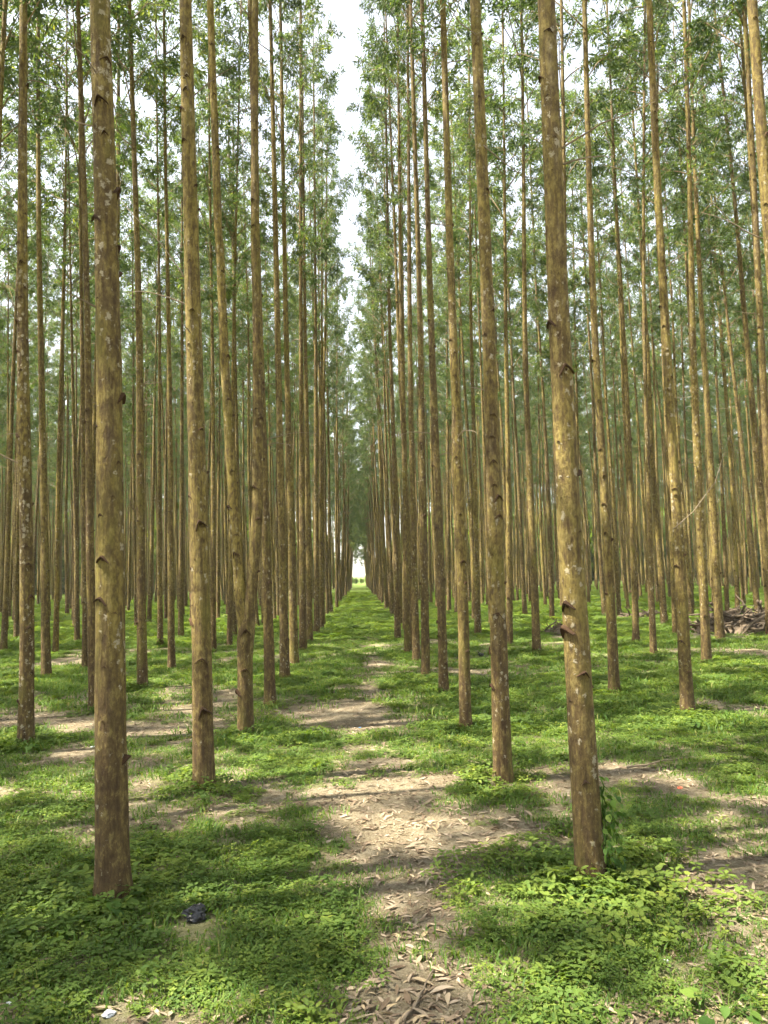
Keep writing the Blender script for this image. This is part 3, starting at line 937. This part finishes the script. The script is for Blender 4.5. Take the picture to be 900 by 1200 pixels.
x, y = sample(15000, 8.0, 22.0, 1.0); g_ = green_at(x, y); drop(x, y, sm(g_, 0.25, 0.95), 7, 0.4, 1.3, 0)
x, y = sample(5000, 2.2, 9.0, 1.0);   g_ = green_at(x, y); drop(x, y, sm(g_, 0.12, 0.5) * 0.9, 4, 0.3, 1.1, 7)
x, y = sample(7000, 8.0, 26.0, 1.0);  g_ = green_at(x, y); drop(x, y, sm(g_, 0.2, 0.6), 4, 0.7, 1.8, 7)
x, y = sample(16000, 20.0, 75.0, 1.0); g_ = green_at(x, y); drop(x, y, sm(g_, 0.2, 0.6), 4, 0.7, 1.6, 11)
# thicker weeds hug the feet of the stems
for key, (B, tr, root) in INFO.items():
    if B.y > 22: continue
    n = 46 if key in ('T1', 'R1') else (26 if key in ('A1', 'S2', 'T3', 'R5') else 13)
    a = rs.random(n) * 6.28; rd = 0.1 + rs.random(n) ** 1.4 * (0.6 if n > 40 else 0.3)
    drop(B.x + rd * np.cos(a), B.y + rd * np.sin(a), np.ones(n), 7, 0.8, 1.5, 0)
pts = np.concatenate(pts); print('COVER', len(pts))
tag(scatter('ground_cover', pts, np.concatenate(rot), np.concatenate(scl), np.concatenate(pick), WEEDS + TUFTS + FARWEED),
    'low green weeds and grass carpeting the plantation floor', 'ground cover', kind='stuff')

# ------------------------------------------------------------------ fallen leaves
def dry_leaf(seed):
    r = np.random.default_rng(seed); n = 7; L, W = 1.0, 0.2 + 0.1 * r.random()
    curl, arch, twist = r.normal() * .25, 0.02 + .16 * r.random(), r.normal() * .6
    v, f = [], []
    for i in range(n):
        u = i / (n - 1); w = W * math.sin(math.pi * min(1, u * 0.96 + 0.02)) ** 0.8 * (1.15 - 0.5 * u) * 0.5 + 0.004
        cx, cy, cz = u * L - .5, curl * (u - .5) ** 2, arch * 4 * u * (1 - u) * .35 + 0.01
        tw = twist * (u - .5)
        for s in (-1, 0, 1):
            v.append((cx, cy + s * w * math.cos(tw), cz + s * w * math.sin(tw) + (abs(s) * w * .35)))
    for i in range(n - 1):
        for k in range(2):
            f.append((i * 3 + k, (i + 1) * 3 + k, (i + 1) * 3 + k + 1, i * 3 + k + 1))
    me = bpy.data.meshes.new('fallen_leaf'); me.from_pydata(v, [], f)
    finish_mesh(me, M_DRY, None, True, {'tint': ('FACE', np.full(len(f), (0.05, 0.2, 0.3, 0.45, 0.55, 0.65, 0.85, 1.0)[seed]))})
    return me
DRY = [dry_leaf(i) for i in range(8)]
x, y = sample(5200, 2.25, 16.0, 1.3); g_ = green_at(x, y)
keep = rs.random(len(x)) < np.clip(1.05 - 1.1 * g_, 0.10, 1); x, y = x[keep], y[keep]
order = np.argsort(y); x, y = x[order], y[order]
z = height_at(x, y)
n1 = 260
big = np.zeros(len(x), bool); big[np.flatnonzero(np.abs(x - 0.033 * y) < 0.47 * y + 0.05)[:n1]] = True
for i in np.flatnonzero(big):
    k = int(rs.integers(0, 8)); o = obj('fallen_leaf', DRY[k])
    s = rs.uniform(0.045, 0.115)
    o.location = (x[i], y[i], z[i] + 0.006); o.rotation_euler = (rs.normal() * .25, rs.normal() * .2, rs.random() * 6.28); o.scale = (s, s, s)
    tone = ('dark brown', 'tan', 'pale straw coloured')[int(k // 3)]
    place = 'on the bare soil of the path' if green_at(x[i], y[i]) < 0.42 else 'among the green weeds'
    tag(o, '%s lance shaped dry leaf lying %s' % (tone, place), 'leaf', '%s dry leaves %s' % (tone, place))
x, y, z = x[~big], y[~big], z[~big]; s = rs.uniform(.045, .1, len(x))
x2, y2 = sample(60000, 2.2, 16.0, 1.3); g_ = green_at(x2, y2)           # broken bits and small leaves
keep = rs.random(len(x2)) < np.clip(1.1 - 1.1 * g_, 0.2, 1); x2, y2 = x2[keep], y2[keep]
x = np.concatenate([x, x2]); y = np.concatenate([y, y2]); z = np.concatenate([z, height_at(x2, y2) - .003]); s = np.concatenate([s, rs.uniform(.015, .07, len(x2))]); n = len(x)
tag(scatter('leaf_litter', np.stack([x, y, z + .006], 1), np.stack([rs.normal(0, .25, n), rs.normal(0, .2, n), rs.random(n) * 6.28], 1), np.stack([s, s, s], 1), rs.integers(0, 8, n), DRY),
    'brown leaf litter strewn over the bare soil', 'leaf litter', kind='stuff')

# ------------------------------------------------------------------ climbing vine on the thick knotted tree
def ovate_leaf(name, mat, wide=0.85, heart=True):
    o = [(0, 0), (-.08 if heart else .03, .22), (.12, .42), (.38, .47), (.66, .33), (.88, .13), (1.0, 0)]
    v = [(x, yy * wide, 0.10 * yy - 0.12 * x * x) for x, yy in o] + [(x, -yy * wide, 0.10 * yy - 0.12 * x * x) for x, yy in o[1:-1]]
    v.append((0.45, 0, -0.05)); c = len(v) - 1
    ring = list(range(7)) + list(range(11, 6, -1))
    f = [(ring[i], ring[(i + 1) % len(ring)], c) for i in range(len(ring))]
    me = bpy.data.meshes.new(name); me.from_pydata(v, [], f)
    finish_mesh(me, mat, None, True, {'tint': ('FACE', np.full(len(f), .5))})
    return me
VL = ovate_leaf('leaf', M_VINE)
B, tr, root1 = INFO['R1']
vine = empty('climbing_vine', B)
tag(vine, 'green heart leaved vine climbing the foot of the thick knotted tree', 'vine')
rv = np.random.default_rng(77)
for k in range(4):
    w = -0.75 + 0.3 * k; pv = []
    hmax = [0.45, 0.56, 0.5, 0.34][k]
    for i in range(12):
        h = hmax * i / 11; ww = w + 0.25 * math.sin(i * .9 + k); c = tr.at(h); r_ = tr.rad(h) + .012 + (0.02 * math.sin(i * 1.3 + k) ** 2 if k < 2 else 0)
        pv.append(Vector((c.x + r_ * math.cos(ww), c.y + r_ * math.sin(ww), h)))
    g = Geo(); tube(g, pv, [0.004] * 12, 4)
    obj('stem', g.mesh('stem', M_VINE), vine)
    for i in range(55):
        q = pv[int(12 * rv.random() ** 1.5)]
        o = obj('leaf', VL, vine); s = rv.uniform(0.022, 0.046)
        out_ = Vector((q.x, q.y, 0)).normalized()
        o.location = q + out_ * rv.uniform(.0, .08) + Vector((rv.normal() * .02, rv.normal() * .02, 0))
        o.rotation_euler = (rv.normal() * .5, 0.5 + rv.random() * .7, math.atan2(out_.y, out_.x) + rv.normal() * .8); o.scale = (s, s, s)

# broad leaved weeds of their own
def broad_weed(px, py, n, s0, label):
    b = ground_at(px, py); b.z = float(height_at(b.x, b.y)); e = empty('broad_leaf_weed', b); r = np.random.default_rng(int(px))
    tag(e, label, 'plant')
    for i in range(n):
        a = i * 2.4 + r.normal() * .3; h = 0.03 + 0.05 * r.random(); rad = 0.03 + 0.12 * r.random()
        p = Vector((rad * math.cos(a), rad * math.sin(a), h))
        g = Geo(); tube(g, [(0, 0, 0), p * .6 + Vector((0, 0, .02)), p], [.002, .0017, .0014], 4)
        obj('stem', g.mesh('stem', M_VINE), e)
        o = obj('leaf', VL, e); s = s0 * (0.7 + .6 * r.random()); o.scale = (s, s, s); o.location = p; o.rotation_euler = (r.normal() * .25, .15 + r.normal() * .2, a)
broad_weed(852, 1190, 15, 0.055, 'broad leaved weed sprawling low in the grass, its leaves larger than all around')
broad_weed(128, 1068, 12, 0.075, 'leafy weed sprouting against the foot of the lichen freckled trunk')
broad_weed(810, 852, 9, 0.09, 'dark leafy weed at the foot of the tilted tree')
broad_weed(32, 882, 9, 0.08, 'leafy weed at the foot of the brown second row tree')

# ------------------------------------------------------------------ litter
def crumpled(name, px, py, size, mat, label, cat, seed, flat=0.6, group=None):
    b = ground_at(px, py); r = np.random.default_rng(seed)
    nu, nv = 18, 12; v, f = [], []
    kn = [(Vector(r.normal(size=3)).normalized(), r.uniform(.5, 1.0), r.uniform(2, 5)) for _ in range(26)]
    for j in range(nv + 1):
        th = math.pi * j / nv
        for i in range(nu):
            w = 2 * math.pi * i / nu; d = Vector((math.sin(th) * math.cos(w), math.sin(th) * math.sin(w), math.cos(th)))
            rr = min(q / max(0.12, d.dot(k)) for k, q, _ in kn) * 0.75
            rr = min(rr, 1.25) + r.normal() * 0.05
            v.append((d.x * rr * size, d.y * rr * size * .8, max(-.02, d.z * rr * size * flat) ))
    for j in range(nv):
        for i in range(nu):
            f.append((j * nu + i, j * nu + (i + 1) % nu, (j + 1) * nu + (i + 1) % nu, (j + 1) * nu + i))
    o = link_mesh(name, v, f, mat, smooth=False)
    o.location = (b.x, b.y, float(height_at(b.x, b.y)) + size * flat * .45); o.rotation_euler.z = r.random() * 6
    return tag(o, label, cat, group)
M_BLACK = plain_material('black_plastic', (0.008, 0.008, 0.009), (0.016, 0.016, 0.018), 25, 0.28, 0.6, 0.6, 0.02)
M_WHITE = plain_material('white_plastic', (0.6, 0.62, 0.66), (0.78, 0.8, 0.82), 25, 0.4, 0.5, 0.4)
M_CLEAR = plain_material('grey_plastic_film', (0.4, 0.42, 0.44), (0.58, 0.6, 0.62), 40, 0.25, 0.6, 0.6)
M_RED = plain_material('red_plastic', (0.6, 0.1, 0.05), (0.7, 0.16, 0.08), 25, 0.4, 0.5, 0.2)
M_BLUE = plain_material('blue_plastic', (0.12, 0.3, 0.6), (0.2, 0.4, 0.7), 25, 0.4, 0.5, 0.2)
crumpled('plastic_bag', 229, 1076, 0.105, M_BLACK, 'crumpled shiny black plastic bag dropped in the weeds', 'bag', 1)
crumpled('plastic_bag', 564, 770, 0.12, M_BLACK, 'small dark plastic bag lying on bare soil behind the path row', 'bag', 2, 0.7)
crumpled('plastic_scrap', 12, 1174, 0.026, M_WHITE, 'bright white plastic scrap lying in the weeds before the lichen freckled trunk', 'scrap', 3, 0.4)
crumpled('plastic_scrap', 128, 1187, 0.05, M_CLEAR, 'grey see-through plastic film scrap half sunk in weeds', 'scrap', 4, 0.35)
crumpled('plastic_scrap', 782, 1124, 0.018, M_WHITE, 'tiny white plastic scrap in the weeds below the vine wrapped tree', 'scrap', 5, 0.5)
crumpled('plastic_scrap', 797, 923, 0.035, M_RED, 'red plastic scrap on the bare soil', 'scrap', 6, 0.25)
crumpled('plastic_scrap', 422, 853, 0.03, M_BLUE, 'blue plastic scrap lying on the bare path', 'scrap', 7, 0.3)
crumpled('plastic_scrap', 108, 876, 0.04, M_WHITE, 'pale plastic scrap near the lichen freckled trunk, among grass', 'scrap', 8, 0.3)

# fallen twigs on the path
def ground_twig(pix, r0, label):
    pts = [ground_at(*p) for p in pix]; b = pts[0].copy()
    P = []
    for i in range(len(pts) * 3 - 2):
        k, u = divmod(i, 3); a = pts[k]; c = pts[min(k + 1, len(pts) - 1)]; p = a.lerp(c, u / 3)
        p.z = float(height_at(p.x, p.y)) + r0 + 0.006 + .006 * math.sin(i * 2.1); P.append(p - b)
    g = Geo(); tube(g, P, [r0 * (1 - .6 * i / len(P)) for i in range(len(P))], 5)
    o = obj('fallen_twig', g.mesh('fallen_twig', M_TWIG)); o.location = b
    tag(o, label, 'twig', 'twigs fallen on the floor')
ground_twig([(472, 1199), (488, 1178), (500, 1150), (515, 1125)], .006, 'long dark twig lying along the bare path')
ground_twig([(433, 1050), (415, 1038), (396, 1030)], .004, 'short thin twig on the path among dry leaves')
ground_twig([(440, 1148), (430, 1130), (410, 1128)], .004, 'curved thin twig on the path among tan leaves')
ground_twig([(735, 902), (765, 896), (800, 890)], .010, 'thin strip lying across the bare patch beside the vine wrapped tree')  # slim tapered tube following a dark line across the soil
ground_twig([(880, 1005), (850, 990), (835, 985)], .005, 'thin bent twig on the soil beyond the vine')

# ------------------------------------------------------------------ brush piles of cut branches
M_PILE = plain_material('old_brush', (0.06, 0.044, 0.03), (0.19, 0.148, 0.105), 9, 0.9, 0.2, 0.6)
STICKS = []
for i in range(8):
    r = np.random.default_rng(300 + i); g = Geo(); p = Vector((-.5, 0, 0)); P = [p]; d = Vector((1, 0, 0))
    for k in range(5):
        d = (d + Vector((0, r.normal() * .18, r.normal() * .18))).normalized(); p = p + d * .2; P.append(p)
    tube(g, P, [.03, .028, .025, .022, .018, .012], 5)
    STICKS.append(g.mesh('stick', M_PILE))
def brush_pile(px, py, w, h, d, n, label, seed, smin=0.4, smax=1.2):
    b = ground_at(px, py); e = empty('brush_pile', b); r = np.random.default_rng(seed)
    tag(e, label, 'brush pile', None)
    g = Geo(); v, f = [], []                  # the heap of bark and leaves under the sticks
    for j in range(9):
        for i in range(16):
            a = 6.283 * i / 16; q = 1 - j / 8
            zz = h * .8 * (1 - q ** 1.6) * (0.8 + .3 * math.sin(3 * a + seed)) + r.normal() * .03
            v.append((w * .5 * q * math.cos(a) * (1 + .12 * math.sin(2 * a)) + r.normal() * .03, d * .5 * q * math.sin(a) + r.normal() * .03, zz if j else -.05))
    for j in range(8):
        for i in range(16): f.append((j * 16 + i, j * 16 + (i + 1) % 16, (j + 1) * 16 + (i + 1) % 16, (j + 1) * 16 + i))
    link_mesh('heap', v, f, M_PILE, e, smooth=False)
    for i in range(n):
        a = r.random() * 6.28; q = math.sqrt(r.random()); x = w * .5 * q * math.cos(a); y = d * .5 * q * math.sin(a)
        o = obj('stick', STICKS[int(r.integers(0, 8))], e); s = r.uniform(smin, smax); o.scale = (s, s * r.uniform(.7, 1.6), s * r.uniform(.7, 1.6))
        o.location = (x, y, h * (1 - q ** 1.6) * r.uniform(.6, 1.05) + .04); o.rotation_euler = (r.normal() * .3, r.normal() * .35, r.random() * 6.28)
brush_pile(862, 741, 2.2, 0.62, 1.6, 130, 'brown heap of cut branches and bark in the grass', 5)
brush_pile(905, 738, 1.8, 0.72, 1.4, 80, 'greyish heap of branches against the larger brown heap', 8)
brush_pile(655, 743, 0.8, 0.3, 0.7, 36, 'small dark heap of sticks behind the vine wrapped tree', 6, .2, .7)
brush_pile(742, 726, 2.0, 0.22, 0.6, 30, 'low line of grey sticks on the grass before the far trunks', 7, .4, 1.3)

# ------------------------------------------------------------------ humid air under the trees
m, nt, N, L, out = new_mat('humid_air')
pv_ = N.new('ShaderNodeVolumePrincipled')
pv_.inputs['Color'].default_value = (0.98, 0.97, 0.88, 1)
pv_.inputs['Density'].default_value = 0.0006
pv_.inputs['Anisotropy'].default_value = 0.3
L.new(pv_.outputs[0], out.inputs['Volume'])
x0, x1, y0, y1, z0, z1 = -2800, 2800, -2900, 3500, -1.0, 24.0
hz = link_mesh('haze', [(x, y, z) for z in (z0, z1) for y in (y0, y1) for x in (x0, x1)],
               [(0, 2, 3, 1), (4, 5, 7, 6), (0, 1, 5, 4), (2, 6, 7, 3), (0, 4, 6, 2), (1, 3, 7, 5)], m, smooth=False)
tag(hz, 'thin pale humid air between the trees', 'haze', kind='stuff')
